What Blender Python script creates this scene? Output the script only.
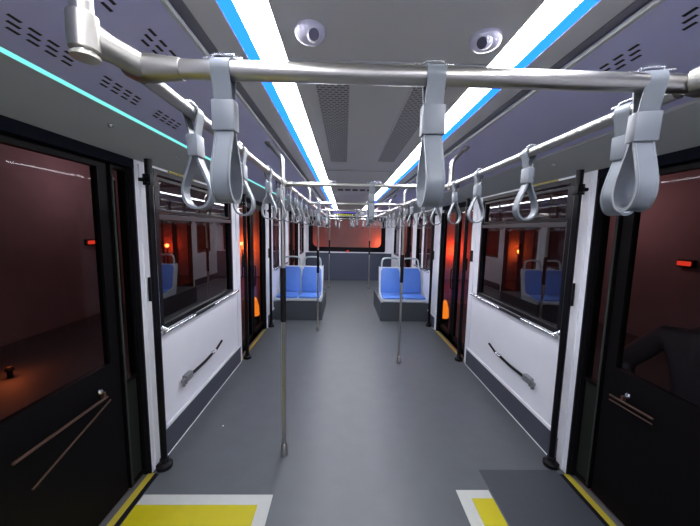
import bpy, bmesh, math, random
from mathutils import Vector, Matrix
random.seed(7)
S = bpy.context.scene
for o in list(bpy.data.objects):
    bpy.data.objects.remove(o)
COL = S.collection
PI = math.pi

# ------------------------------------------------------------------ camera
cd = bpy.data.cameras.new('camera'); cam = bpy.data.objects.new('camera', cd); COL.objects.link(cam)
FPX = 296.25; PITCH = .1102; YAW = .0202; ROLL = -.0184
F = Vector((math.sin(YAW)*math.cos(PITCH), math.cos(YAW)*math.cos(PITCH), -math.sin(PITCH)))
R0 = Vector((math.cos(YAW), -math.sin(YAW), 0)); U0 = R0.cross(F)
RR = math.cos(ROLL)*R0 - math.sin(ROLL)*U0; UU = math.sin(ROLL)*R0 + math.cos(ROLL)*U0
M = Matrix.Identity(4)
for i in range(3):
    M[i][0] = RR[i]; M[i][1] = UU[i]; M[i][2] = -F[i]
M[0][3], M[1][3], M[2][3] = -.1484, 0, 1.6913
cam.matrix_world = M
cd.sensor_width = 36; cd.lens = FPX/700*36; cd.clip_start = .02
S.camera = cam

# ------------------------------------------------------------------ world, exposure
wd = bpy.data.worlds.new('night'); S.world = wd; wd.use_nodes = True
wd.node_tree.nodes['Background'].inputs[0].default_value = (.030, .018, .021, 1)
wd.node_tree.nodes['Background'].inputs[1].default_value = .6
S.view_settings.view_transform = 'Standard'; S.view_settings.look = 'None'
S.view_settings.gamma = 1; S.view_settings.use_curve_mapping = False
S.view_settings.exposure = 0.0
S.cycles.transparent_max_bounces = 24
S.cycles.max_bounces = 10
LED = 34.0          # strength of the white ceiling strips
BLUE = 3.0
CYAN = 1.3

# ------------------------------------------------------------------ materials
def mat(name, col, rough=.5, metal=0, noise=0, nscale=30, bump=0, coat=0, spec=None, emit=None, es=0):
    m = bpy.data.materials.new(name); m.use_nodes = True
    nt = m.node_tree; b = nt.nodes['Principled BSDF']
    b.inputs['Base Color'].default_value = (*col, 1)
    b.inputs['Roughness'].default_value = rough; b.inputs['Metallic'].default_value = metal
    if coat: b.inputs['Coat Weight'].default_value = coat
    if spec is not None: b.inputs['Specular IOR Level'].default_value = spec
    if emit:
        b.inputs['Emission Color'].default_value = (*emit, 1); b.inputs['Emission Strength'].default_value = es
    if noise or bump:
        tc = nt.nodes.new('ShaderNodeTexCoord'); n = nt.nodes.new('ShaderNodeTexNoise')
        n.inputs['Scale'].default_value = nscale; n.inputs['Detail'].default_value = 5
        nt.links.new(tc.outputs['Object'], n.inputs['Vector'])
        if noise:
            r = nt.nodes.new('ShaderNodeMapRange')
            r.inputs['To Min'].default_value = 1-noise; r.inputs['To Max'].default_value = 1+noise
            nt.links.new(n.outputs['Fac'], r.inputs['Value'])
            mx = nt.nodes.new('ShaderNodeVectorMath'); mx.operation = 'SCALE'
            mx.inputs[0].default_value = col
            nt.links.new(r.outputs[0], mx.inputs['Scale']); nt.links.new(mx.outputs[0], b.inputs['Base Color'])
        if bump:
            bp = nt.nodes.new('ShaderNodeBump'); bp.inputs['Strength'].default_value = bump
            bp.inputs['Distance'].default_value = .002
            nt.links.new(n.outputs['Fac'], bp.inputs['Height']); nt.links.new(bp.outputs[0], b.inputs['Normal'])
    return m

def emat(name, col, st):
    m = bpy.data.materials.new(name); m.use_nodes = True; nt = m.node_tree
    nt.nodes.remove(nt.nodes['Principled BSDF'])
    e = nt.nodes.new('ShaderNodeEmission'); e.inputs[0].default_value = (*col, 1); e.inputs[1].default_value = st
    nt.links.new(e.outputs[0], nt.nodes['Material Output'].inputs[0]); return m

def glassmat(name, tint, rough=.015, refl=1.5):
    m = bpy.data.materials.new(name); m.use_nodes = True; nt = m.node_tree
    nt.nodes.remove(nt.nodes['Principled BSDF'])
    t = nt.nodes.new('ShaderNodeBsdfTransparent'); t.inputs[0].default_value = (*tint, 1)
    g = nt.nodes.new('ShaderNodeBsdfGlossy'); g.inputs[0].default_value = (1, 1, 1, 1); g.inputs['Roughness'].default_value = rough
    f = nt.nodes.new('ShaderNodeFresnel'); f.inputs['IOR'].default_value = refl
    x = nt.nodes.new('ShaderNodeMixShader')
    gm = nt.nodes.new('ShaderNodeNewGeometry'); mu = nt.nodes.new('ShaderNodeMath'); mu.operation = 'SUBTRACT'; mu.use_clamp = True
    nt.links.new(f.outputs[0], mu.inputs[0]); nt.links.new(gm.outputs['Backfacing'], mu.inputs[1])
    nt.links.new(mu.outputs[0], x.inputs[0]); nt.links.new(t.outputs[0], x.inputs[1]); nt.links.new(g.outputs[0], x.inputs[2])
    nt.links.new(x.outputs[0], nt.nodes['Material Output'].inputs[0]); return m

white = mat('white_laminate', (.70, .71, .77), .42, noise=.03, nscale=6)
whitetrim = mat('white_trim', (.74, .75, .80), .4)
ceilm = mat('ceiling_grey', (.58, .58, .61), .55, noise=.03, nscale=5)
ductm = mat('duct_grey', (.56, .56, .86), .42, noise=.03, nscale=5)  # lilac cast of the blue LED light is put into this colour
covem = mat('cove_grey', (.34, .36, .37), .5)
groovem = mat('groove_dark', (.15, .15, .19), .6)
floorm = mat('floor_vinyl', (.078, .085, .095), .40, noise=.14, nscale=7, bump=.25)
skirtm = mat('skirt_vinyl', (.05, .057, .078), .6, noise=.22, nscale=160)
podm = mat('podium_vinyl', (.045, .052, .064), .55, noise=.2, nscale=120)
blackm = mat('black_trim', (.004, .004, .006), .35, spec=.15)
blackmat = mat('black_rubber', (.006, .006, .008), .55, spec=.15)
headerm = mat('header_black', (.004, .005, .009), .8, spec=.04)
steel = mat('brushed_steel', (.47, .46, .435), .30, 1, bump=.05, nscale=200)
steeld = mat('cast_steel', (.36, .35, .325), .36, 1)
silver = mat('silver_trim', (.72, .73, .75), .25, 1)
strapm = mat('strap_grey', (.125, .142, .162), .38)
sleevem = mat('sleeve_grey', (.125, .14, .162), .42)
yellow = mat('yellow_vinyl', (.40, .35, .003), .45, noise=.06, nscale=14)
yellowd = mat('yellow_nosing', (.38, .31, .03), .45)
offwhite = mat('mat_border_white', (.40, .41, .39), .5, noise=.06, nscale=20)
bluem = mat('seat_blue', (.09, .22, .66), .5, noise=.06, nscale=12)
shellm = mat('seat_shell_white', (.62, .66, .72), .4)
handm = mat('seat_handle_grey', (.46, .54, .55), .35, .3)
camw = mat('dome_white', (.78, .76, .95), .25, coat=.5)  # purple-blue highlight on the white housing is put into the colour
camg = mat('dome_glass', (.10, .10, .16), .2, coat=.5)
slotm = mat('slot_dark', (.012, .012, .02), .7)
led = emat('led_white', (.96, .96, 1.0), LED)
ledb = emat('led_blue', (.015, .16, 1.0), BLUE)
ledc = emat('led_cyan', (.20, .80, .76), CYAN)
doorglass = glassmat('door_glass', (.86, .82, .82), refl=1.16)
winglass = glassmat('window_glass', (.42, .44, .48), refl=1.9)
rearglass = glassmat('rear_glass', (.95, .93, .93), refl=1.45)
leafm = mat('door_leaf_black', (.0035, .003, .0035), .45, spec=.05)
leafg = mat('door_lower_infill', (.012, .015, .012), .6, spec=.1)
refl_brown = mat('door_bar_brown', (.055, .024, .015), .5)  # colour of the orange reflections in the lower door panel
sidewall = mat('outside_side_wall', (.13, .11, .12), .85, noise=.2, nscale=1.5)
outwall = mat('outside_wall', (.42, .36, .35), .8, noise=.25, nscale=1.2)
asphalt = mat('asphalt', (.04, .04, .045), .7, noise=.2, nscale=8)
amber = emat('amber_lens', (1.0, .27, .02), 1.25)
redlens = emat('red_lens', (1.0, .06, .03), .8)
purplem = emat('purple_led', (.22, .16, .85), .7)
signm = mat('sign_black', (.02, .02, .03), .4)
signled = emat('sign_led', (.62, .70, .03), 1.0)

def perfmat():
    m = mat('perforated_grille', (.26, .26, .28), .5); nt = m.node_tree; b = nt.nodes['Principled BSDF']
    tc = nt.nodes.new('ShaderNodeTexCoord'); mp = nt.nodes.new('ShaderNodeMapping')
    mp.inputs['Scale'].default_value = (36, 24, 1)
    br = nt.nodes.new('ShaderNodeTexBrick'); br.inputs['Scale'].default_value = 1
    br.inputs['Color1'].default_value = (.015, .015, .02, 1); br.inputs['Color2'].default_value = (.02, .02, .025, 1)
    br.inputs['Mortar'].default_value = (.36, .36, .39, 1); br.inputs['Mortar Size'].default_value = .17
    br.inputs['Mortar Smooth'].default_value = .1
    br.inputs['Brick Width'].default_value = 1; br.inputs['Row Height'].default_value = .5
    nt.links.new(tc.outputs['Object'], mp.inputs[0]); nt.links.new(mp.outputs[0], br.inputs[0])
    nt.links.new(br.outputs[0], b.inputs['Base Color']); return m
perf = perfmat()

# ------------------------------------------------------------------ mesh helpers
def BM(): return bmesh.new()

def box(bm, x0, x1, y0, y1, z0, z1, bev=0):
    if x0 > x1: x0, x1 = x1, x0
    if y0 > y1: y0, y1 = y1, y0
    vs = [bm.verts.new((x, y, z)) for x in (x0, x1) for y in (y0, y1) for z in (z0, z1)]
    fs = [bm.faces.new([vs[i] for i in q]) for q in ((0,1,3,2),(4,6,7,5),(0,4,5,1),(2,3,7,6),(0,2,6,4),(1,5,7,3))]
    if bev:
        es = list({e for f in fs for e in f.edges})
        bmesh.ops.bevel(bm, geom=es, offset=bev, segments=2, affect='EDGES', profile=.6)

def prism(bm, pts, y0, y1):
    """closed polygon pts (x,z) extruded along y"""
    a = [bm.verts.new((x, y0, z)) for x, z in pts]; b = [bm.verts.new((x, y1, z)) for x, z in pts]
    n = len(pts); bm.faces.new(a); bm.faces.new(b[::-1])
    for i in range(n): bm.faces.new((a[i], b[i], b[(i+1) % n], a[(i+1) % n]))

def smooth_path(pts, k=6, closed=False):
    P = [Vector(p) for p in pts]; n = len(P); out = []
    rng = range(n if closed else n-1)
    for i in rng:
        p0 = P[(i-1) % n] if closed or i > 0 else P[0]
        p1 = P[i]; p2 = P[(i+1) % n]
        p3 = P[(i+2) % n] if closed or i+2 < n else P[-1]
        for j in range(k):
            t = j/k
            out.append(.5*((2*p1)+(p2-p0)*t+(2*p0-5*p1+4*p2-p3)*t*t+(3*p1-p0-3*p2+p3)*t**3))
    if not closed: out.append(P[-1])
    return out

def sweep(bm, path, prof, closed=False, up=None, cap=True, scales=None):
    """prof: list of (a,b) offsets in the frame"""
    P = [Vector(p) for p in path]; n = len(P); rings = []
    prevN = None
    for i in range(n):
        if closed: t = (P[(i+1) % n]-P[i-1]).normalized()
        else: t = (P[min(i+1, n-1)]-P[max(i-1, 0)]).normalized()
        if up is not None: N = Vector(up)
        else:
            if prevN is None:
                N = Vector((0, 0, 1)) if abs(t.z) < .9 else Vector((1, 0, 0))
            else: N = prevN
        N = (N-t*N.dot(t)).normalized(); prevN = N; B = t.cross(N)
        s = scales[i] if scales else 1
        rings.append([bm.verts.new(P[i]+N*a*s+B*b*s) for a, b in prof])
    m = len(prof)
    for i in range(n if closed else n-1):
        r, q = rings[i], rings[(i+1) % n]
        for j in range(m): bm.faces.new((r[j], r[(j+1) % m], q[(j+1) % m], q[j]))
    if not closed and cap: bm.faces.new(rings[0][::-1]); bm.faces.new(rings[-1])

def circ(r, n=14): return [(r*math.cos(2*PI*i/n), r*math.sin(2*PI*i/n)) for i in range(n)]
def tube(bm, path, r, n=14, **k): sweep(bm, path, circ(r, n), **k)

def lathe(bm, prof, c=(0, 0, 0), n=24, axis='z'):
    """prof (r,h) list revolved about axis through c"""
    rings = []
    for r, h in prof:
        ring = []
        for i in range(n):
            a = 2*PI*i/n; u, v = r*math.cos(a), r*math.sin(a)
            p = {'z': (u, v, h), 'x': (h, u, v), 'y': (u, h, v)}[axis]
            ring.append(bm.verts.new(Vector(p)+Vector(c)))
        rings.append(ring)
    for a, b in zip(rings, rings[1:]):
        for i in range(n): bm.faces.new((a[i], a[(i+1) % n], b[(i+1) % n], b[i]))
    bm.faces.new(rings[0][::-1]); bm.faces.new(rings[-1])

def obj(name, bm, m, parent=None, smooth=False, loc=None):
    bmesh.ops.recalc_face_normals(bm, faces=bm.faces)
    me = bpy.data.meshes.new(name); bm.to_mesh(me); bm.free(); me.materials.append(m)
    if smooth:
        for p in me.polygons: p.use_smooth = True
        me.set_sharp_from_angle(angle=math.radians(38))
    o = bpy.data.objects.new(name, me); COL.objects.link(o)
    if parent:
        o.parent = parent
        # part meshes are written in the thing's own frame
    if loc: o.location = loc
    return o

def tag(o, label=None, cat=None, group=None, kind=None):
    if label: o['label'] = label
    if cat: o['category'] = cat
    if group: o['group'] = group
    if kind: o['kind'] = kind
    return o

def empty(name, loc=(0, 0, 0), rz=0):
    e = bpy.data.objects.new(name, None); COL.objects.link(e); e.location = loc; e.rotation_euler = (0, 0, rz)
    e.empty_display_size = .1
    return e

def struct(name, bm, m, parent=None, smooth=False, label=None):
    o = obj(name, bm, m, parent, smooth)
    if not parent: o['kind'] = 'structure'
    if label: o['label'] = label
    return o

def copy_tree(o, parent=None):
    c = o.copy(); COL.objects.link(c)
    if parent: c.parent = parent
    for ch in list(o.children): copy_tree(ch, c)
    return c

def thing_bm(name, bm, m, label, cat, group=None, smooth=False, loc=None):
    return tag(obj(name, bm, m, None, smooth, loc), label, cat, group)

# ------------------------------------------------------------------ dimensions
W = 1.45; YB = 10.0; YF = -1.8; ZC = 2.294; XR = .577; ZR = 2.007
WT = .08

# ------------------------------------------------------------------ floor, ceiling, walls
b = BM(); box(b, -1.62, 1.62, YF-.1, YB+.1, -.08, 0); struct('floor', b, floorm, label='dark grey vinyl floor of the bus')

b = BM(); box(b, -.361, .361, YF, YB, ZC, ZC+.05)
box(b, -.62, -.503, YF, YB, ZC, ZC+.05); box(b, .503, .585, YF, YB, ZC, ZC+.05); box(b, .585, .62, YF, YB, ZC, ZC+.05)
box(b, -.503, -.361, YF, YB, ZC+.03, ZC+.05); box(b, .361, .503, YF, YB, ZC+.03, ZC+.05)
struct('ceiling', b, ceilm, label='flat grey centre ceiling panels')
# cross seams of the centre ceiling
b = BM()
for y in (1.19, 3.1, 5.0, 6.9): box(b, -.36, .36, y, y+.007, ZC-.0015, ZC+.001)
struct('trim_1', b, groovem, label='thin dark seams across the ceiling')
b = BM()
for y in (1.13, 3.04, 4.94): box(b, -.36, .36, y, y+.03, ZC-.004, ZC+.001)
struct('trim_2', b, ceilm)

n = 3
for s in (-1, 1):
    nm = 'left' if s < 0 else 'right'
    # sloped duct panel, groove beside it, cove down to the wall
    b = BM(); prism(b, [(s*.628, 2.277), (s*1.150, 2.200), (s*1.152, 2.225), (s*.63, 2.305)], YF, YB)
    struct('trim_%d' % n, b, ductm, label='sloped lilac-grey duct panel along the %s side of the ceiling' % nm); n += 1
    b = BM(); box(b, s*.592, s*.640, YF, YB, 2.300 if 0 else 2.2915, 2.32); 
    struct('trim_%d' % n, b, groovem, label='dark groove between ceiling and %s duct panel' % nm); n += 1
    b = BM(); prism(b, [(s*.624, 2.284), (s*.624, 2.272), (s*.634, 2.270), (s*.636, 2.284)], YF, YB)
    struct('trim_%d' % n, b, covem); n += 1
    b = BM(); prism(b, [(s*1.168, 2.192), (s*1.36, 2.128), (s*1.45, 2.10), (s*1.53, 2.10), (s*1.53, 2.30), (s*1.168, 2.22)], YF, YB)
    struct('trim_%d' % n, b, covem, label='grey cove panel above the %s doors and windows' % nm); n += 1
    b = BM(); box(b, s*.62, s*1.53, YF, YB, 2.325, 2.345); box(b, s*1.17, s*.62, YF, YF+.01, 2.2, 2.33)
    struct('trim_%d' % n, b, groovem); n += 1

# wall panels: (y0, y1) solid pieces; openings: near door <1.88, window 2.12-3.45, door 3.75-5.12, window 5.35-6.6, door 6.9-8.4
DOORS = [(.30, 1.90), (3.69, 4.90), (6.9, 8.35)]
WINS = [(2.08, 3.46), (5.42, 6.55), (8.65, 9.5)]
WZ0, WZ1 = .95, 2.085
for s, nm in ((-1, 'left'), (1, 'right')):
    b = BM()
    def wb(y0, y1, z0, z1): box(b, s*W, s*(W+WT), y0, y1, z0, z1)
    solid = [(YF, DOORS[0][0])]
    for i in range(3):
        a = DOORS[i][1]; c = DOORS[i+1][0] if i < 2 else YB
        w0, w1 = WINS[i]
        wb(a, w0, 0, 2.105); wb(w1, c, 0, 2.105); wb(w0, w1, 0, WZ0); wb(w0, w1, WZ1, 2.105)
    wb(YF, DOORS[0][0], 0, 2.105)
    struct('wall_'+nm, b, white, label='white laminate side wall on the %s' % nm)
    # door headers (black)
    b = BM()
    for (y0, y1) in DOORS:
        box(b, s*(W+.0), s*(W+WT+.04), y0-.0, y1, 2.045, 2.103)
    struct('trim_%d' % n, b, headerm, label='black headers above the %s doors' % nm); n += 1
    # skirting
    b = BM()
    for i in range(3):
        a = DOORS[i][1]+.09; c = (DOORS[i+1][0]-.06) if i < 2 else YB
        prism(b, [(s*W, 0), (s*(W-.012), 0), (s*(W-.012), .205), (s*W, .205)], a, c)
    o = struct('baseboard_'+nm, b, skirtm, label='dark speckled kick strip along the %s wall' % nm)
    b = BM()
    for i in range(3):
        a = DOORS[i][1]+.085; c = (DOORS[i+1][0]-.055) if i < 2 else YB
        box(b, s*W, s*(W-.016), a, c, .206, .234, .004)
        box(b, s*W, s*(W-.016), a, c, -.001+.001, .006)
    struct('trim_%d' % n, b, whitetrim, label='white cap on the %s kick strip' % nm); n += 1
    # panel frame ribs (near panel)
    b = BM()
    for i in range(2):
        a = DOORS[i][1]; c = DOORS[i+1][0]
        box(b, s*W, s*(W-.010), c-.11, c-.002, 0.0, 2.08, .003)
        box(b, s*W, s*(W-.010), a+.03, a+.09, 0.0, 2.08, .003)
    box(b, s*W, s*(W-.010), 5.93, 6.05, .36, 2.08)
    struct('trim_%d' % n, b, whitetrim, label='white pillars of the %s wall' % nm); n += 1
    # yellow door nosings
    b = BM()
    for (y0, y1) in DOORS: box(b, s*(W-.022 if y0 < 1 else W-.006), s*(W+.018), y0, y1-.01, 0, .006)
    struct('trim_%d' % n, b, yellowd, label='yellow nosing strip along the %s door sills' % nm); n += 1
    b = BM()
    for (y0, y1) in DOORS[:1]: box(b, s*(W-.05), s*(W-.0225), y0, y1-.01, 0, .004)
    struct('trim_%d' % n, b, blackmat); n += 1
    # yellow strip under the cove over the near window
    b = BM(); box(b, s*(W-.012), s*(W-.001), 2.25, 2.62, 2.088, 2.099)
    struct('trim_%d' % n, b, yellowd, label='small yellow strip above the near %s window' % nm); n += 1

# front wall (behind the camera) and rear wall
b = BM(); box(b, -1.62, 1.62, YF-.08, YF, 0, 2.35); struct('wall_front', b, white)
b = BM()
RX0, RX1, RZ0, RZ1 = -1.26, 1.14, 1.07, 2.0
box(b, -1.53, RX0-.06, YB, YB+.08, .95, 2.35); box(b, RX1+.06, 1.53, YB, YB+.08, .95, 2.35)
box(b, RX0-.06, RX1+.06, YB, YB+.08, .95, RZ0-.06); box(b, RX0-.06, RX1+.06, YB, YB+.08, RZ1+.1, 2.35)
struct('wall_back', b, white, label='white rear wall around the wide rear window')
b = BM(); box(b, -1.449, 1.449, YB-.06, YB+.02, 0, .93, .006)
struct('baseboard_back', b, mat('rear_panel_slate', (.05, .062, .10), .6), label='slate-blue lower panel of the rear wall')
b = BM(); box(b, -1.449, 1.449, YB-.075, YB+.0, .932, .955, .004)
struct('trim_%d' % n, b, whitetrim, label='white ledge under the rear window'); n += 1

# ------------------------------------------------------------------ windows
def ring(bm, y0, y1, z0, z1, t, x0, x1):
    box(bm, x0, x1, y0, y1, z0, z0+t); box(bm, x0, x1, y0, y1, z1-t, z1)
    box(bm, x0, x1, y0, y0+t, z0+t, z1-t); box(bm, x0, x1, y1-t, y1, z0+t, z1-t)
wi = 1
for s, nm in ((-1, 'left'), (1, 'right')):
    for k, (y0, y1) in enumerate(WINS):
        yc = (y0+y1)/2; L = (y1-y0)/2
        e = empty('window_%d' % wi, (s*W, yc, WZ0)); wi += 1
        tag(e, ['near', 'middle', 'rearmost'][k]+' %s side window with black frame and hopper top' % nm, None, None, 'structure')
        H = WZ1-WZ0
        b = BM(); ring(b, -L, L, 0, H, .035, -s*.004, s*.06)
        obj('frame', b, blackm, e)
        b = BM(); box(b, s*.028, s*.034, -L+.035, L-.035, .035, H-.035)
        obj('pane', b, winglass, e)
        b = BM(); box(b, -s*.006, s*.026, -L+.036, L-.036, .795, .83, .003)
        obj('divider', b, mat('divider_grey_%d%s' % (k, nm), (.03, .03, .036), .4), e)
        b = BM(); ring(b, -L+.045, L-.045, .84, H-.05, .022, s*.004, s*.027)
        obj('hopper_frame', b, blackm, e)
        if k < 2:
            r = tube_path = None
            b = BM()
            yy0, yy1 = -L-.0, L+.06
            pts = [(0, yy0, .028), (-s*.035, yy0+.03, -.004), (-s*.035, yy0+.1, -.006), (-s*.035, yy1-.1, -.006), (-s*.035, yy1-.03, -.004), (0, yy1, .0)]
            tube(b, smooth_path(pts, 5), .013, 10)
            rail = obj('sill_rail', b, silver, e, True)
            b = BM(); tube(b, [(-s*.035, yy0+.42, -.006), (-s*.035, yy0+.78, -.006)], .0145, 10)
            box(b, -s*.002, -s*.03, yy0+.45, yy0+.48, -.02, .0)
            q = obj('grip', b, blackm, rail, True)
# rear window
e = empty('window_%d' % wi, (-.06, YB, RZ0)); wi += 1
tag(e, 'wide rear window with rounded black surround showing a red glow', None, None, 'structure')
def rrect(x0, x1, z0, z1, r, k=6):
    out = []
    for cx, cz, a0 in ((x1-r, z1-r, 0), (x0+r, z1-r, 90), (x0+r, z0+r, 180), (x1-r, z0+r, 270)):
        for i in range(k+1):
            a = math.radians(a0+90*i/k); out.append((cx+r*math.cos(a), cz+r*math.sin(a)))
    return out
def holed(bm, outer, inner, y0, y1):
    n_ = len(inner); rr = []
    for y in (y0, y1):
        rr.append(([bm.verts.new((x, y, z)) for x, z in outer], [bm.verts.new((x, y, z)) for x, z in inner]))
    for (o_, i_) in rr:
        for j in range(n_):
            bm.faces.new((o_[j], o_[(j+1) % n_], i_[(j+1) % n_], i_[j]))
    for k_ in (0, 1):
        for j in range(n_):
            bm.faces.new((rr[0][k_][j], rr[0][k_][(j+1) % n_], rr[1][k_][(j+1) % n_], rr[1][k_][j]))
b = BM(); holed(b, rrect(-1.29, 1.29, -.105, 1.06, .05), rrect(-1.15, 1.15, .05, .96, .16), -.012, .05)
obj('frame', b, blackm, e)
b = BM(); box(b, -1.2, 1.2, .03, .036, -.03, 1.02)
obj('pane', b, rearglass, e)

# ------------------------------------------------------------------ doors
di = 1
labs = ['near', 'middle', 'rear']
for s, nm in ((-1, 'left'), (1, 'right')):
    for k, (y0, y1) in enumerate(DOORS):
        yc = (y0+y1)/2; L = (y1-y0)/2
        e = empty('door_%d' % di, (s*(W+.03), yc, 0)); di += 1
        tag(e, '%s %s sliding door with black frames and tall dark glass' % (labs[k], nm), None, None, 'structure')
        if k == 0:
            # big pane leaf, then slim fixed pane, then jamb
            b = BM(); x0, x1 = s*.012, s*.05
            yl = 1.735-yc
            box(b, x0, x1, -L, yl, .03, .90); box(b, x0, x1, -L, yl, 2.01, 2.043)
            box(b, x0, x1, -L, -L+.1, .90, 2.01); box(b, x0, x1, yl-.065, yl, .90, 2.01)
            lf = obj('door_leaf', b, leafm, e)
            b = BM(); box(b, s*.026, s*.032, -L+.1, yl-.065, .90, 2.01)
            obj('pane', b, doorglass, lf)
            b = BM()
            if s < 0:
                tube(b, [(-s*.012, 1.60-yc, .735), (-s*.012, 1.12-yc, .73)], .007, 8)
                tube(b, [(-s*.012, 1.62-yc, .705), (-s*.012, 1.18-yc, .56)], .005, 8)
            else:
                tube(b, [(-s*.012, 1.66-yc, .735), (-s*.012, 1.41-yc, .745)], .006, 8)
                tube(b, [(-s*.012, 1.66-yc, .705), (-s*.012, 1.41-yc, .715)], .004, 8)
            box(b, -s*.006, s*.014, 1.585-yc, 1.60-yc, .735, .765)
            obj('door_bar', b, refl_brown, lf, True)  # brown bars stand in for reflections on the door panel
            b = BM(); lathe(b, [(.002, -.004), (.012, 0), (.016, .010), (.012, .022), (.003, .026)], (-s*.018, 1.545-yc, .785), 14, 'z')
            obj('knob', b, silver, lf, True)
            # slim fixed light
            b = BM(); ring(b, yl+.012, 1.885-yc, .03, 2.043, .022, s*.0, s*.05)
            box(b, s*0, s*.05, yl+.03, 1.865-yc, .72, .745)
            sl = obj('side_frame', b, leafm, e)
            b = BM(); box(b, s*.012, s*.018, yl+.034, 1.863-yc, .745, 2.021)
            obj('pane', b, doorglass, sl)
            b = BM(); box(b, s*.012, s*.018, yl+.034, 1.863-yc, .055, .72)
            obj('lower_infill', b, leafg, sl, )
            b = BM(); box(b, -s*.006, s*.002, yl+.013, yl+.025, .05, 1.98)
            obj('edge_strip', b, mat('edge_grey_'+nm, (.025, .028, .026), .7, spec=.1), sl)
        else:
            mid = 0
            for (a, c) in ((-L+.01, -.006), (.006, L-.01)):
                b = BM(); ring(b, a, c, .03, 2.043, .07, s*.0, s*.04)
                box(b, s*.0, s*.04, a, c, .03, .16)
                lf = obj('door_leaf', b, leafm, e)
                b = BM(); box(b, s*.018, s*.024, a+.07, c-.07, .16, 1.973)
                obj('pane', b, doorglass, lf)
                b = BM(); yy = (c-.035) if a < 0 else (a+.035)
                tube(b, smooth_path([(0, yy, .85), (-s*.03, yy, .87), (-s*.035, yy, 1.0), (-s*.03, yy, 1.13), (0, yy, 1.15)], 4), .009, 8)
                obj('door_handle', b, blackm, lf, True)

# ------------------------------------------------------------------ rubber jamb + door closing edge (black) at near doors
for s, nm in ((-1, 'left'), (1, 'right')):
    b = BM()
    box(b, s*(W+.001), s*(W+WT), 1.886, 1.912, 0, 2.045)
    for (y0, y1) in DOORS[1:]:
        box(b, s*(W-.006), s*(W+WT), y0-.004, y0+.012, 0, 2.0); box(b, s*(W-.006), s*(W+WT), y1-.012, y1+.004, 0, 2.0)
    struct('trim_%d' % n, b, blackmat, label='black rubber jambs of the %s doors' % nm); n += 1

# ------------------------------------------------------------------ light strips (long continuous diffusers)
for s, nm in ((-1, 'left'), (1, 'right')):
    e = empty('ceiling_light_strip', (s*.432, 0, ZC))
    tag(e, 'long white and blue LED light strip on the %s half of the ceiling' % nm, 'ceiling light', 'ceiling light strips')
    b = BM(); box(b, -s*.071, s*.024, YF+.05, YB-.05, -.002, .028); obj('white_diffuser', b, led, e)['label'] = 'glowing white diffuser'
    b = BM(); box(b, s*.026, s*.068, YF+.05, YB-.05, -.001, .028); obj('blue_diffuser', b, ledb, e)['label'] = 'glowing sky-blue diffuser'
    b = BM(); box(b, -s*.0735, -s*.071, YF+.05, YB-.05, -.004, .028); box(b, s*.068, s*.0705, YF+.05, YB-.05, -.004, .028)
    obj('edge_profile', b, whitetrim, e)
b = BM(); prism(b, [(-1.152, 2.200), (-1.167, 2.193), (-1.167, 2.205), (-1.152, 2.212)], YF, 5.6)
thing_bm('accent_light_strip', b, ledc, 'thin glowing cyan light line along the left ceiling cove', 'light strip')
b = BM(); prism(b, [(1.152, 2.200), (1.167, 2.193), (1.167, 2.205), (1.152, 2.212)], YF, YB)
struct('trim_%d' % n, b, mat('seam_silver', (.42, .43, .46), .4)); n += 1

# ------------------------------------------------------------------ perforated vents and slot vents
def vent(x, y0, y1, label):
    e = empty('ceiling_vent', (x, (y0+y1)/2, ZC)); tag(e, label, 'vent', 'perforated ceiling vents')
    L = (y1-y0)/2
    b = BM(); box(b, -.07, .07, -L, L, -.004, .002); obj('grille', b, perf, e)
    b = BM()
    box(b, -.078, -.07, -L-.008, L+.008, -.006, .001); box(b, .07, .078, -L-.008, L+.008, -.006, .001)
    box(b, -.07, .07, -L-.008, -L, -.006, .001); box(b, -.07, .07, L, L+.008, -.006, .001)
    obj('frame', b, ceilm, e)
vent(-.208, 1.24, 2.69, 'long perforated grey ceiling vent left of centre')
vent(.200, 1.24, 2.66, 'long perforated grey ceiling vent right of centre')
for k in range(5):
    b = BM(); box(b, -.04, .04, -.09, .09, -.003, .002)
    thing_bm('ceiling_slot', b, slotm, 'small dark slot in the rear ceiling panel, %s from the left' % ['first', 'second', 'third', 'fourth', 'fifth'][k], 'vent', 'dark slots in the rear ceiling', loc=(-.22+.11*k, 4.55, ZC))

def slope_z(x): return 2.277-(abs(x)-.628)*(.077/.522)
ordn = ['nearest', 'second nearest', 'third nearest', 'farthest']
for s, nm in ((-1, 'left'), (1, 'right')):
    for row, (xr, st) in enumerate(((1.035, .55), (.75, .66))):
        for g in range(4):
            yb = st+.305*g
            if row == 1 and g > 1: continue
            e = empty('slot_vent', (s*xr, yb+.09, slope_z(xr)), 0); e.rotation_euler = (0, s*math.atan(.077/.522), 0)
            tag(e, '%s group of dark air slots in the %s duct panel, %s row' % (ordn[g], nm, ['outer', 'inner'][row]), 'vent', 'air slot groups in the duct panels')
            for q in range(4):
                b = BM()
                for c in (-1, 0, 1):
                    # slots run along the bus, slightly skewed
                    yy = (q-1.5)*.052+s*c*.020
                    box(b, c*.024-.0045, c*.024+.0045, yy-.016, yy+.016, -.0012, .003)
                obj('slot_row', b, slotm, e)

# thumb screws on the cove
def cove_z(x): return 2.192-(abs(x)-1.168)*(.064/.192)
for i, (x, y) in enumerate(((-1.25, 1.466), (-1.25, 2.036), (1.25, 2.03), (-1.25, 3.3), (1.25, 3.2))):
    b = BM(); lathe(b, [(.004, .004), (.011, 0), (.012, -.008), (.007, -.016), (.003, -.017)], (0, 0, 0), 14)
    thing_bm('thumb_screw', b, silver, ['small silver thumb screw under the cyan light line, nearest one', 'small silver thumb screw on left cove above the slim door pane', 'small silver thumb screw on right cove above the black pole', 'far small silver thumb screw on left cove', 'far small silver thumb screw on right cove'][i], 'screw', 'cove thumb screws', True, (x, y, cove_z(x)))

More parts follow.
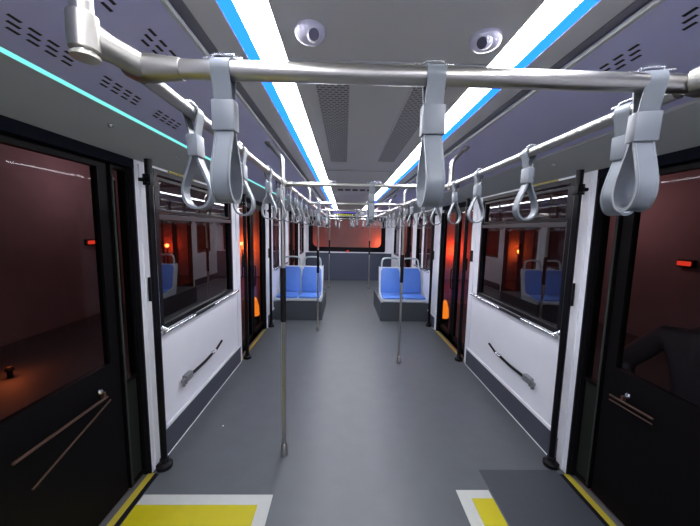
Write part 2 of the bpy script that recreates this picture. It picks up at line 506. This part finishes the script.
# ------------------------------------------------------------------ dome cameras
def dome(x, y, label, rz=0):
    e = empty('dome_camera', (x, y, ZC), rz); tag(e, label, 'security camera', 'ceiling dome cameras')
    b = BM(); lathe(b, [(.047, .0), (.048, -.010), (.044, -.020), (.034, -.028), (.022, -.031)], n=32); obj('housing', b, camw, e, True)
    b = BM()
    c = Vector((0.012, -.018, -.019)); r = .024
    bmesh.ops.create_uvsphere(b, u_segments=20, v_segments=12, radius=r, matrix=Matrix.Translation(c))
    ball = obj('eyeball', b, camw, e, True)
    b = BM()
    d = Vector((.1, -.75, -.65)).normalized()
    tube(b, [c+d*.012, c+d*.0245], .0155, 18)
    obj('lens', b, camg, ball, True)
dome(-.262, .975, 'white dome security camera on ceiling beside the left light strip')
dome(.280, .985, 'white dome security camera on ceiling beside the right light strip', -1.03)
dome(-.30, 3.75, 'far small dome camera on ceiling near the left light strip')
dome(.25, 3.75, 'far small dome camera on ceiling near the right light strip')

# ------------------------------------------------------------------ rails
YN = .642
for s, nm in ((-1, 'left'), (1, 'right')):
    b = BM(); tube(b, [(s*XR, YN+.03, ZR), (s*XR, 9.3, ZR)], .0165, 16)
    thing_bm('overhead_rail', b, steel, 'long steel overhead handrail running down the %s side' % nm, 'handrail', 'side handrails', True)
# near crossbar with flared tee ends
e = empty('overhead_crossbar', (0, YN, ZR)); tag(e, 'thick steel crossbar across the top foreground of the bus', 'handrail')
b = BM(); tube(b, [(-.50, 0, 0), (.59, 0, 0)], .0185, 20); obj('tube', b, steel, e, True)
b = BM()
# left flared tee: round socket flattening to a pointed fork
def loft(bm, secs, n_=18):
    rings = []
    for c, ax, bx, U, V in secs:
        rings.append([bm.verts.new(Vector(c)+Vector(U)*ax*math.cos(2*PI*i/n_)+Vector(V)*bx*math.sin(2*PI*i/n_)) for i in range(n_)])
    for a_, b_ in zip(rings, rings[1:]):
        for i in range(n_): bm.faces.new((a_[i], a_[(i+1) % n_], b_[(i+1) % n_], b_[i]))
    bm.faces.new(rings[0][::-1]); bm.faces.new(rings[-1])
Y_, Z_ = (0, 1, 0), (0, 0, 1)
loft(b, [((-.480, 0, 0), .0200, .0200, Y_, Z_), ((-.500, 0, 0), .0225, .0225, Y_, Z_), ((-.515, 0, 0), .024, .024, Y_, Z_), ((-.545, 0, 0), .028, .026, Y_, Z_), ((-.575, 0, 0), .030, .024, Y_, Z_), ((-.592, 0, 0), .020, .016, Y_, Z_)])
obj('tee_joint', b, steeld, e, True)
b = BM()
loft(b, [((.565, 0, 0), .0195, .0195, Y_, Z_), ((.575, 0, 0), .022, .022, Y_, Z_), ((.595, 0, 0), .026, .025, Y_, Z_), ((.615, 0, 0), .018, .018, Y_, Z_)])
obj('tee_joint', b, steeld, e, True)
# hanger posts carrying the near crossbar
for s, nm in ((-1, 'left'), (1, 'right')):
    px, py = s*.598, .553
    e = empty('hanger_post', (px, py, 1.976)); tag(e, 'short steel ceiling post with cast elbow at the %s end of near crossbar' % nm, 'post', 'near hanger posts')
    b = BM(); tube(b, [(0, 0, .004), (0, 0, .325)], .0165, 18); obj('tube', b, steel, e, True)
    b = BM(); lathe(b, [(.015, -.002), (.0215, 0), (.0215, .005), (.0175, .008)], n=22); obj('end_cap', b, mat('cap_'+nm, (.45, .44, .38), .4, .6), e, True)
    b = BM(); lathe(b, [(.0170, .010), (.0225, .013), (.0235, .035), (.0225, .068), (.0170, .072)], n=22)
    U1 = Vector((0, 0, 1))
    d = Vector((s*0+(-s)*(-.0), YN-py, ZR-1.965-.045))
    d = Vector((-s*.040, YN-py-.010, ZR-1.976-.04)); side = d.cross(U1).normalized(); st = Vector((0, 0, .04))
    loft(b, [(st+d*.02, .019, .029, side, U1), (st+d*.22, .018, .028, side, U1), (st+d*.5, .0165, .024, side, U1), (st+d*.8, .018, .025, side, U1), (st+d*1.0, .022, .023, side, U1)])
    obj('elbow_clamp', b, steeld, e, True)

# farther crossbars between the side rails
for i, y in enumerate((2.14, 3.63, 4.90, 6.9, 8.5)):
    e = empty('overhead_crossbar', (0, y, ZR))
    tag(e, '%s thin steel crossbar joining the side handrails' % ['second', 'third', 'fourth', 'fifth', 'rearmost'][i], 'handrail', 'thin crossbars')
    b = BM(); tube(b, [(-XR+.02, 0, 0), (XR-.02, 0, 0)], .0155, 14); obj('tube', b, steel, e, True)
    for s in (-1, 1):
        b = BM(); lathe(b, [(.0158, -.055), (.019, -.052), (.022, -.02), (.022, .0)], (0, 0, 0), 16, 'x')
        for v in b.verts: v.co.x = s*(XR+v.co.x)
        lathe(b, [(.0168, -.03), (.0215, -.026), (.0215, .026), (.0168, .03)], (s*XR, 0, 0), 16, 'y')
        obj('rail_clamp', b, steeld, e, True)

# ceiling hangers for the side rails (bent tubes)
def bent(x_s, y, z0=0):
    return smooth_path([(0, 0, z0), (0, 0, .12), (x_s*.012, 0, .17), (x_s*.07, 0, .235), (x_s*.095, 0, .262)], 5)
hl = ['second', 'third', 'fourth', 'fifth', 'rearmost']
for s, nm in ((-1, 'left'), (1, 'right')):
    for i, y in enumerate((2.075, 3.655, 4.86, 6.95, 8.55)):
        pole = (s < 0 and i in (0, 2, 4)) or (s > 0 and i in (1, 4))
        if pole:
            e = empty('grab_pole', (s*XR, y, 0))
            tag(e, {(-1, 0): 'nearest steel grab pole with long black grip, left of the aisle', (1, 1): 'steel grab pole with short black grip, right of the aisle',
                    (-1, 2): 'second steel grab pole on the left side, in front of the left seats', (1, 4): 'far steel grab pole right of the aisle, before the rear window', (-1, 4): 'far steel grab pole left of the aisle, before the rear window'}[(s, i)], 'pole', 'floor-to-ceiling grab poles')
            b = BM(); tube(b, [(0, 0, .012)]+[Vector(p)+Vector((0, 0, ZR)) for p in bent(s, y)], .0155, 14); obj('tube', b, steel, e, True)
            b = BM(); lathe(b, [(.027, 0), (.029, .004), (.029, .035), (.024, .085), (.0165, .095)], n=20); obj('foot', b, steel, e, True)
            z0, z1 = {0: (1.03, 1.42), 1: (1.05, 1.40), 2: (.98, 1.36), 3: (1.0, 1.4), 4: (1.0, 1.4)}[i]
            b = BM(); lathe(b, [(.0160, z0), (.0205, z0+.004), (.0205, z1-.004), (.0160, z1)], n=18); obj('black_grip', b, blackmat, e, True)
        else:
            e = empty('rail_hanger', (s*XR, y, ZR))
            tag(e, 'bent steel hanger from ceiling to the %s handrail at the %s crossbar' % (nm, hl[i]), 'rail hanger', 'rail hangers')
            b = BM(); tube(b, bent(s, y), .0150, 12); obj('tube', b, steel, e, True)
        zz = 0 if not pole else ZR
        b = BM(); d = Vector((s*.07, 0, .08)).normalized(); c = Vector((s*.095, 0, .258+zz))
        tube(b, [c-d*.028, c-d*.02, c+d*.012], .0195, 14); obj('ceiling_socket', b, steel, e, True)
        b = BM(); lathe(b, [(.0155, -.03), (.0205, -.026), (.0205, .026), (.0155, .03)], (0, 0, zz), 16, 'z'); obj('rail_clamp', b, steeld, e, True)

# ------------------------------------------------------------------ strap handles
def make_strap():
    e = empty('strap_handle')
    hw = .0185
    # hanging strap that wraps the rail; local x = along the rail
    b = BM()
    prof = [(.0018, -hw), (.0018, hw), (-.0018, hw), (-.0018, -hw)]
    pts = []
    for a in range(-30, 211, 20):
        pts.append((0, .0205*math.cos(math.radians(a)), .0205*math.sin(math.radians(a))))
    path = [(0, .006, -.066), (0, .012, -.035)]+pts+[(0, -.012, -.035), (0, -.006, -.066)]
    P = [Vector(p) for p in path]
    rings = []
    for i, p in enumerate(P):
        t = (P[min(i+1, len(P)-1)]-P[max(i-1, 0)]).normalized(); N = Vector((1, 0, 0)).cross(t)
        rings.append([b.verts.new(p+N*a+Vector((c, 0, 0))) for a, c in prof])
    for r, q in zip(rings, rings[1:]):
        for j in range(4): b.faces.new((r[j], r[(j+1) % 4], q[(j+1) % 4], q[j]))
    b.faces.new(rings[0][::-1]); b.faces.new(rings[-1])
    obj('rail_band', b, strapm, e, True)
    b = BM(); box(b, -.0235, .0235, -.0145, .0145, -.118, -.058, .004)
    obj('sleeve', b, sleevem, e, True)
    # keeper clip on top of the rail
    b = BM()
    tube(b, smooth_path([(-.040, 0, .0235), (-.022, 0, .024), (-.019, 0, .030), (.019, 0, .030), (.022, 0, .024), (.040, 0, .0235)], 3), .0022, 6)
    obj('keeper_clip', b, silver, e, True)
    # teardrop grip
    b = BM()
    tp = [(0, .004, -.108), (0, .010, -.130), (0, .024, -.165), (0, .036, -.200), (0, .037, -.228), (0, .024, -.252), (0, 0, -.2605),
          (0, -.024, -.252), (0, -.037, -.228), (0, -.036, -.200), (0, -.024, -.165), (0, -.010, -.130), (0, -.004, -.108)]
    P = smooth_path(tp, 5)
    prof = [(.0026, -hw), (.0012, -hw-.0012), (.0026, hw)][:0]
    T = .0028; prof = [(T, -hw), (T, hw), (0, hw+.0015), (-T, hw), (-T, -hw), (0, -hw-.0015)]
    # slightly thicker rim lips
    prof = [(T+.0012, -hw), (T+.0012, -hw+.003), (T, -hw+.0045), (T, hw-.0045), (T+.0012, hw-.003), (T+.0012, hw), (-T, hw), (-T, -hw)]
    rings = []
    for i, p in enumerate(P):
        t = (P[min(i+1, len(P)-1)]-P[max(i-1, 0)]).normalized(); N = Vector((1, 0, 0)).cross(t)
        rings.append([b.verts.new(p+N*a+Vector((c, 0, 0))) for a, c in prof])
    m_ = len(prof)
    for r, q in zip(rings, rings[1:]):
        for j in range(m_): b.faces.new((r[j], r[(j+1) % m_], q[(j+1) % m_], q[j]))
    b.faces.new(rings[0][::-1]); b.faces.new(rings[-1])
    obj('grip_loop', b, strapm, e, True)
    return e
proto = make_strap(); used = [False]
def strap(x, y, rz, label, group, tilt=0, rx=0):
    o = proto if not used[0] else copy_tree(proto)
    used[0] = True
    o.location = (x, y, ZR); o.rotation_euler = (rx, tilt, rz)
    tag(o, label, 'hanging strap', group)
G1 = 'straps on the near crossbar'
strap(-.398, YN, 0, 'big grey strap hanging at the left end of the near crossbar', G1, rx=.03)
strap(.030, YN, 0, 'big grey strap hanging at the middle of the near crossbar', G1, rx=-.02)
strap(.482, YN, -.25, 'big grey strap hanging at the right end of the near crossbar', G1, rx=.05)
words = ['nearest', 'second', 'third', 'fourth', 'fifth', 'sixth', 'seventh', 'eighth', 'ninth', 'tenth', 'eleventh', 'twelfth', 'thirteenth', 'fourteenth', 'fifteenth', 'sixteenth', 'seventeenth', 'eighteenth']
LY = [.880, 1.262, 1.70, 1.98, 2.32, 2.62, 2.95, 3.3, 3.85, 4.2, 4.6, 5.0, 5.6, 6.1, 6.6, 7.3, 8.0]
RY = [.790, 1.20, 1.645, 1.985, 2.36, 2.78, 3.22, 3.50, 3.95, 4.4, 4.8, 5.1, 5.6, 6.1, 6.6, 7.3, 8.0]
for s, nm, ys in ((-1, 'left', LY), (1, 'right', RY)):
    for i, y in enumerate(ys):
        rz = PI/2+random.uniform(-.06, .06); 
        if i < 2: rz = PI/2+(.22 if s > 0 and i == 0 else 0)
        strap(s*XR, y, rz, 'grey teardrop strap on the %s handrail, %s from the front%s' % (nm, words[i], '' if i else ', beside the near crossbar'), 'straps on the %s handrail' % nm, 0, random.uniform(-.05, .05))
for y, x, lab in ((2.14, .04, 'grey strap hanging alone at the middle of the second crossbar'), (3.63, .14, 'grey strap hanging right of centre on the third crossbar'), (3.63, -.46, 'grey strap hanging near the left end of the third crossbar'),
                  (4.90, .05, 'grey strap hanging at the middle of the fourth crossbar'), (4.90, -.44, 'grey strap hanging near the left end of the fourth crossbar'),
                  (6.9, -.35, 'grey strap hanging at the left of the fifth crossbar'), (6.9, .0, 'grey strap hanging at the middle of the fifth crossbar'), (6.9, .36, 'grey strap hanging at the right of the fifth crossbar'),
                  (8.5, -.3, 'tiny far strap at the left of the rearmost crossbar'), (8.5, .1, 'tiny far strap at the middle of the rearmost crossbar'), (8.5, .38, 'tiny far strap at the right of the rearmost crossbar')):
    strap(x, y, random.uniform(-.1, .1), lab, 'straps on the farther crossbars')

# ------------------------------------------------------------------ black door poles
def door_pole(s, y, label):
    e = empty('door_pole', (s*1.395, y, 0)); tag(e, label, 'pole', 'black poles beside the doors')
    b = BM(); tube(b, [(0, 0, .01), (0, 0, 2.112)], .022, 16); obj('tube', b, blackm, e, True)
    b = BM(); lathe(b, [(.050, 0), (.052, .006), (.052, .028), (.038, .036), (.030, .042), (.028, .07), (.0225, .074)], n=24); obj('foot', b, blackmat, e, True)
    b = BM(); tube(b, [(s*.004, 0, 1.985), (s*.052, -.02, 1.985)], .012, 10); box(b, -.024, .024, -.026, .026, 1.95, 2.02, .004)
    br = obj('top_bracket', b, blackm, e, True)
    b = BM()
    for dx, dz in ((-.012, .018), (.012, .018), (-.012, -.018), (.012, -.018)):
        b = BM(); lathe(b, [(.004, -.0285), (.004, -.0255)], (dx, 0, 1.985+dz), 8, 'y'); obj('bolt', b, silver, br)
    b = BM(); box(b, s*.012, s*.036, -.014, .014, 1.20, 1.36, .004); obj('switch_box', b, blackmat, e)
door_pole(-1, 1.95, 'thick black pole on the left beside the near door')
door_pole(1, 1.975, 'thick black pole on the right beside the near door')
door_pole(-1, 3.75, 'black pole on the left at the front edge of the middle door')
door_pole(1, 3.75, 'black pole on the right at the front edge of the middle door')
door_pole(-1, 5.02, 'black pole on the left between middle door and blue seats')
door_pole(1, 5.16, 'black pole on the right between middle door and blue seats')
door_pole(-1, 6.95, 'far black pole on the left behind the blue seats')
door_pole(1, 6.95, 'far black pole on the right behind the blue seats')

# ------------------------------------------------------------------ wall strut holders (black bar with silver clamp)
for s, nm in ((-1, 'left'), (1, 'right')):
    e = empty('wall_strut', (s*W, 2.36, .46)); tag(e, 'black bar with silver clamp fixed low on the white %s wall panel' % nm, 'strut', 'wall struts')
    b = BM(); tube(b, smooth_path([(-s*.028, .03, .0), (-s*.030, .25, -.002), (-s*.026, .44, .004)], 5), .013, 10); obj('bar', b, blackmat, e, True)
    b = BM(); tube(b, [(-s*.026, .54, .008), (-s*.022, .69, .045)], .011, 10); obj('latch', b, blackmat, e, True)
    b = BM(); tube(b, [(-s*.026, .43, .004), (-s*.026, .55, .008)], .010, 10); box(b, 0, -s*.03, .47, .50, -.012, .020, .003); obj('middle_clip', b, silver, e, True)
    b = BM(); box(b, -s*.001, -s*.042, -.045, .055, -.026, .030, .006); box(b, -s*.012, -s*.034, -.085, -.03, -.014, .012, .004); tube(b, [(-s*.024, -.03, -.045), (-s*.024, -.02, .0)], .010, 10)
    lathe(b, [(.012, -.05), (.014, -.046), (.014, -.035), (.010, -.03)], (-s*.024, -.062, .0), 12, 'z')
    obj('clamp', b, mat('clamp_'+nm, (.33, .34, .35), .4, .8), e, True)

# small switch on the right pillar
b = BM(); box(b, -.012, .0, -.03, .03, -.07, .07, .004)
thing_bm('wall_switch', b, blackmat, 'small black door switch on the right white pillar', 'switch', loc=(W-.0105, 3.64, 1.40))

# ------------------------------------------------------------------ floor markings by the near doors
def floor_mark(x0, x1, y1, inner, label):
    e = empty('floor_marking', ((x0+x1)/2, .9, 0)); tag(e, label, 'floor marking', 'yellow floor markings')
    c = (x0+x1)/2
    b = BM(); box(b, x0-c, x1-c, -1.0, y1-.9, .0002, .003); obj('white_border', b, offwhite, e)['label'] = 'off-white border'
    b = BM(); box(b, inner[0]-c, inner[1]-c, -.95, inner[2]-.9, .0032, .0045); obj('yellow_field', b, yellow, e)['label'] = 'bright yellow field'
floor_mark(-1.392, -.578, 1.727, (-1.392, -.655, 1.655), 'yellow floor panel with white border by the left near door')
floor_mark(.612, .828, 1.762, (.690, .828, 1.70), 'narrow yellow floor panel with white edge right of the aisle')
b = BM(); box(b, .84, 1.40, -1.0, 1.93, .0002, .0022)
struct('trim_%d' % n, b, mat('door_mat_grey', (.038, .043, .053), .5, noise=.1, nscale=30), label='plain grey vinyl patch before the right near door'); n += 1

# ------------------------------------------------------------------ seats and podiums
for s, nm in ((-1, 'left'), (1, 'right')):
    b = BM(); prism(b, [(s*1.449, 0), (s*.548, 0), (s*.548, .35), (s*1.449, .35)], 5.42, 6.72)
    thing_bm('seat_podium', b, podm, 'dark vinyl-covered box under the %s blue seats' % nm, 'seat podium', 'seat podiums')
def make_seat():
    e = empty('double_seat')
    # front edge at y=0 facing -y, x from -.43 to .43
    b = BM()
    sec = [(.0, .055), (.0, .02), (.03, .0), (.50, .0), (.595, .56), (.588, .605), (.56, .605), (.455, .085), (.42, .055), (.06, .06)]
    for (x0, x1) in ((-.432, -.418), (.418, .432)):
        side = [(-.012, .085), (-.012, .0), (.03, -.0), (.50, .0), (.615, .56), (.60, .615), (.55, .61), (.47, .28), (.40, .15), (.2, .10)]
        a = [b.verts.new((x0, y, z)) for y, z in side]; c = [b.verts.new((x1, y, z)) for y, z in side]
        b.faces.new(a); b.faces.new(c[::-1])
        for i in range(len(side)): b.faces.new((a[i], c[i], c[(i+1) % len(side)], a[(i+1) % len(side)]))
    a = [b.verts.new((-.418, y, z)) for y, z in sec]; c = [b.verts.new((.418, y, z)) for y, z in sec]
    b.faces.new(a); b.faces.new(c[::-1])
    for i in range(len(sec)): b.faces.new((a[i], c[i], c[(i+1) % len(sec)], a[(i+1) % len(sec)]))
    box(b, -.012, .012, .40, .44, .08, .11)
    obj('shell', b, shellm, e)
    for x in (-.208, .208):
        b = BM(); box(b, x-.195, x+.195, .015, .415, .062, .098, .014); obj('seat_cushion', b, bluem, e, True)
        b = BM()
        # curved padded back
        nseg = 8; rows = 8; g = []; T_ = .035
        for k in (0, 1):
            gg = []
            for r in range(rows+1):
                t = r/rows; z = .105+t*.485; yb_ = .440+t*.105-.02*math.sin(t*PI)
                w_ = .195*(1-.05*(t-.5)/.5-.16*max(0, t-.85)**2/.0225) if t > .5 else .195
                gg.append([b.verts.new((x+(j/nseg*2-1)*w_, yb_-(T_ if k == 0 else 0)-(0.0 if k else -.018*abs(j/nseg*2-1)**3), z)) for j in range(nseg+1)])
            g.append(gg)
        for k in (0, 1):
            for r in range(rows):
                for j in range(nseg): b.faces.new((g[k][r][j], g[k][r][j+1], g[k][r+1][j+1], g[k][r+1][j]))
        for r in range(rows):
            for j in (0, nseg): b.faces.new((g[0][r][j], g[1][r][j], g[1][r+1][j], g[0][r+1][j]))
        for j in range(nseg):
            for r in (0, rows): b.faces.new((g[0][r][j], g[1][r][j], g[1][r][j+1], g[0][r][j+1]))
        obj('backrest', b, bluem, e, True)
        b = BM()
        tube(b, smooth_path([(x-.17, .575, .60), (x-.165, .585, .70), (x-.14, .595, .765), (x-.07, .60, .785), (x+.07, .60, .785), (x+.14, .595, .765), (x+.165, .585, .70), (x+.17, .575, .60)], 4), .018, 10)
        obj('grab_handle', b, handm, e, True)
    return e
seat = make_seat()
seat.location = (-1.0, 5.43, .35); tag(seat, 'pair of blue bus seats facing the front, left of the aisle', 'seat', 'blue seat pairs')
o = copy_tree(seat); o.location = (1.0, 5.43, .35); tag(o, 'pair of blue bus seats facing the front, right of the aisle', 'seat', 'blue seat pairs')

# ------------------------------------------------------------------ rear sign
e = empty('destination_display', (-.10, 9.5, 2.14)); tag(e, 'dark overhead LED display with yellow-green text band above the rear window', 'display')
b = BM(); box(b, -.62, .62, -.04, .05, -.05, .15, .008); obj('housing', b, signm, e)
b = BM()
random.seed(3)
x = -.30
while x < .24:
    w_ = .055
    for q in range(random.choice((2, 3))):
        xx = x+q*.018; box(b, xx, xx+.010, -.045, -.040, .0-.03, .05)
    for zz in random.sample((-.028, -.008, .012, .032, .044), 3): box(b, x, x+.046, -.045, -.040, zz, zz+.008)
    x += .068
obj('lit_text', b, signled, e)['label'] = 'blurred row of glowing yellow characters'
b = BM(); box(b, -.42, .30, -.043, -.04, .09, .125); obj('purple_band', b, purplem, e)
b = BM()
random.seed(11)

# small red lamp on the ledge below the rear window
b = BM(); lathe(b, [(.02, 0), (.03, .005), (.03, .05), (.02, .065), (.005, .07)], n=16)
thing_bm('ledge_lamp', b, redlens, 'small red lamp standing on the white rear ledge', 'lamp', smooth=True, loc=(-.03, YB-.04, .955))

# ------------------------------------------------------------------ outside at night, walls and lamps added for the red glow
b = BM(); box(b, -14, 14, -8, 18, -.55, -.40); struct('ground', b, asphalt, label='dark tarmac outside the bus')
b = BM(); box(b, -14, 14, 13.0, 13.2, -.4, 6); struct('wall_outside_rear', b, outwall, label='red-lit building wall behind the bus')  # added wall that catches the red light behind the bus
b = BM(); box(b, -6.2, -6.0, -8, 13, -.4, 6); struct('wall_outside_left', b, sidewall, label='dim building wall left of the bus')  # side walls added to carry the dim red light
b = BM(); box(b, 6.0, 6.2, -8, 13, -.4, 6); struct('wall_outside_right', b, sidewall, label='dim building wall right of the bus')
def flood(x, y, z, col, power, label, r=.07):  # lamps added outside to make the red and orange glow
    e = empty('flood_lamp', (x, y, z)); tag(e, label, 'flood lamp', 'red flood lamps outside')
    b = BM(); tube(b, [(0, 0, -z-.4), (0, 0, -.10)], .03, 10); lathe(b, [(.05, -.10), (.05, -.09), (.03, -.05)], n=14); obj('stand', b, blackmat, e, True)
    l = bpy.data.lights.new('bulb', 'POINT'); l.color = col; l.energy = power; l.shadow_soft_size = r
    lo = bpy.data.objects.new('bulb', l); COL.objects.link(lo); lo.parent = e; lo.location = (0, 0, .05)
flood(-4.5, 12.7, .85, (1, .13, .02), 62, 'orange flood lamp at the building wall seen through the left middle door')
flood(4.7, 12.7, .85, (1, .055, .012), 50, 'red flood lamp at the building wall seen through the right middle door')
flood(1.5, 12.65, 1.0, (1, .14, .05), 24, 'orange flood lamp at the building wall, lower right of the rear window')
flood(-1.7, 12.65, .8, (1, .12, .08), 12, 'red flood lamp at the building wall, lower left of the rear window')
flood(2.2, 11.0, 3.2, (1, .46, .46), 110, 'tall pinkish flood lamp standing behind the rear window')
flood(-4.7, 3.95, -.2, (1, .20, .04), 7, 'low orange flood lamp outside the near left door')
flood(5.0, 6.1, 2.2, (1, .50, .50), 32, 'tall dim red flood lamp outside the near right door')
flood(-4.9, 6.3, 2.7, (1, .60, .66), 40, 'tall dim red flood lamp outside the near left door')
def signal(x, y, z, label):
    # added lamp on the added wall, makes a small red spot
    sg = 1 if x > 0 else -1
    e = empty('signal_lamp', (x, y, z)); tag(e, label, 'signal lamp', 'small red signal lamps outside')
    b = BM(); box(b, 0, sg*.06, -.13, .13, -.07, .07, .01); obj('back_plate', b, blackmat, e, True)
    b = BM(); box(b, -sg*.04, 0, -.10, .10, -.04, .04, .012); obj('lens', b, redlens, e, True)
signal(-5.94, 6.9, 1.31, 'small red wall lamp outside, seen high through the near left door')
signal(5.94, 5.15, 1.21, 'small red wall lamp outside, seen through the near right door')
signal(5.94, 10.3, 1.25, 'small red wall lamp outside, seen through the near right window')
b = BM(); lathe(b, [(.004, 0), (.008, .001), (.007, .003), (.002, .004)], n=8)
thing_bm('paper_scrap', b, whitetrim, 'tiny white scrap lying on the grey floor left of the near pole', 'scrap', loc=(-1.174+.01, 2.394, 0))
for s, nm in ((-1, 'left'), (1, 'right')):
    e = empty('marker_bollard', (s*1.95, 5.95, -.4)); tag(e, 'short amber marker light outside the middle %s door' % nm, 'bollard', 'amber marker lights')  # added light that makes the amber glow behind the door
    b = BM(); lathe(b, [(.09, 0), (.09, .30), (.07, .32)], n=16); obj('post', b, blackmat, e, True)
    b = BM(); lathe(b, [(.07, .32), (.085, .34), (.075, .52), (.04, .66), (.015, .70)], n=16); obj('amber_lens', b, amber, e, True)

# ------------------------------------------------------------------ person standing outside the right near door
def skin_body(name, joints, edges, m, parent=None, sub=2):
    me = bpy.data.meshes.new(name); me.from_pydata([Vector(j[0]) for j in joints], edges, [])
    o = bpy.data.objects.new(name, me); COL.objects.link(o)
    sk = o.modifiers.new('skin', 'SKIN'); sv = me.skin_vertices
    if not sv: 
        bm_ = bmesh.new(); bm_.from_mesh(me); bm_.verts.layers.skin.verify(); bm_.to_mesh(me); bm_.free()
    for i, j in enumerate(joints):
        me.skin_vertices[0].data[i].radius = j[1] if isinstance(j[1], tuple) else (j[1], j[1])
        me.skin_vertices[0].data[i].use_root = (i == 0)
    sb = o.modifiers.new('sub', 'SUBSURF'); sb.levels = sub; sb.render_levels = sub
    sk.use_smooth_shade = True; me.materials.append(m)
    if parent: o.parent = parent
    return o
navy = mat('jacket_navy', (.003, .0035, .008), .75, noise=.3, nscale=20)
trous = mat('trousers_dark', (.012, .012, .018), .8)
skinm = mat('skin_tone', (.42, .25, .18), .5)
hairm = mat('hair_black', (.01, .009, .008), .6)
pe = empty('person', (1.97, 1.58, -.40), -.86)
pe.scale = (1.06, 1.06, 1.06)
tag(pe, 'person in a dark navy jacket standing outside the right near door, elbow bent', 'person')
# local: +x = right hand side when facing -y ... figure faces local -y
J = [((0, 0, .93), (.15, .11)), ((0, 0, 1.12), (.14, .10)), ((0, 0, 1.32), (.18, .115)), ((0, 0, 1.44), (.10, .08)), ((0, -.01, 1.52), .055),
     ((-.19, 0, 1.40), .068), ((-.36, .04, 1.16), .060), ((-.30, -.08, 1.03), .046), ((-.20, -.15, .95), .032),
     ((.19, 0, 1.40), .068), ((.36, .04, 1.16), .060), ((.30, -.08, 1.03), .046), ((.20, -.15, .95), .032),
     ((-.10, 0, .84), .095), ((-.11, -.01, .50), .066), ((-.12, .02, .10), .045), ((-.13, -.12, .045), .04),
     ((.10, 0, .84), .095), ((.11, -.01, .50), .066), ((.12, .02, .10), .045), ((.13, -.12, .045), .04)]
ED = [(0, 1), (1, 2), (2, 3), (3, 4), (2, 5), (5, 6), (6, 7), (7, 8), (2, 9), (9, 10), (10, 11), (11, 12), (0, 13), (13, 14), (14, 15), (15, 16), (0, 17), (17, 18), (18, 19), (19, 20)]
skin_body('body', J, ED, navy, pe)
b = BM()
rings = []
hp = [(-.015, .045, 1.47), (.0, .058, 1.53), (-.012, .066, 1.57), (-.005, .078, 1.62), (.0, .082, 1.66), (.004, .080, 1.70), (.006, .062, 1.735), (.006, .02, 1.75)]
for (oy, r_, z) in hp:
    rings.append([b.verts.new((r_*.88*math.cos(2*PI*i/20), oy+r_*1.12*math.sin(2*PI*i/20), z)) for i in range(20)])
for a_, c_ in zip(rings, rings[1:]):
    for i in range(20): b.faces.new((a_[i], a_[(i+1) % 20], c_[(i+1) % 20], c_[i]))
b.faces.new(rings[0][::-1]); b.faces.new(rings[-1])
sweep(b, [(0, -.085, 1.655), (0, -.105, 1.625), (0, -.088, 1.612)], circ(.012, 8))
for sx in (-1, 1): lathe(b, [(.004, 0), (.018, .004), (.018, .012), (.006, .014)], (sx*.070-.007, .01, 1.635), 10, 'x')
hd = obj('head', b, skinm, pe, True)
b = BM()
rings = []
for (oy, r_, z) in [(.030, .070, 1.585), (.022, .084, 1.63), (.016, .090, 1.68), (.010, .084, 1.73), (.008, .055, 1.76), (.008, .01, 1.768)]:
    rings.append([b.verts.new((r_*.92*math.cos(2*PI*i/20), max(oy+r_*1.12*math.sin(2*PI*i/20), -.062 if z < 1.70 else -.2), z)) for i in range(20)])
for a_, c_ in zip(rings, rings[1:]):
    for i in range(20): b.faces.new((a_[i], a_[(i+1) % 20], c_[(i+1) % 20], c_[i]))
b.faces.new(rings[0][::-1]); b.faces.new(rings[-1])
obj('hair', b, hairm, pe, True)
b = BM()
for sx in (-1, 1):
    bmesh.ops.create_uvsphere(b, u_segments=10, v_segments=8, radius=.011, matrix=Matrix.Translation((sx*.030, -.083, 1.655)))
obj('eyes', b, blackm, hd, True)
for sx, hx in ((-1, -.20), (1, .17)):
    hj = [((hx, -.285, 1.205), (.026, .016)), ((hx-sx*.01, -.33, 1.235), (.034, .015)), ((hx-sx*.01, -.36, 1.255), (.034, .013))]
    he = [(0, 1), (1, 2)]
    for q, (dx, L_) in enumerate(((-.027, .055), (-.009, .065), (.009, .060), (.027, .048))):
        k0 = len(hj)
        hj += [((hx-sx*.01+dx, -.372, 1.262), .0095), ((hx-sx*.01+dx*1.05, -.372-L_*.55, 1.262-.004), .0085), ((hx-sx*.01+dx, -.372-L_*.8, 1.262-.030), .0075)]
        he += [(2, k0), (k0, k0+1), (k0+1, k0+2)]
    k0 = len(hj)
    hj += [((hx-sx*.045, -.33, 1.25), .0105), ((hx-sx*.058, -.355, 1.262), .009)]
    he += [(1, k0), (k0, k0+1)]
    hj = [((p_[0]+(-.0 if sx < 0 else .03), p_[1]+.135, p_[2]-.255), r_) for p_, r_ in hj]
    skin_body('hand', hj, he, skinm, pe, 1)
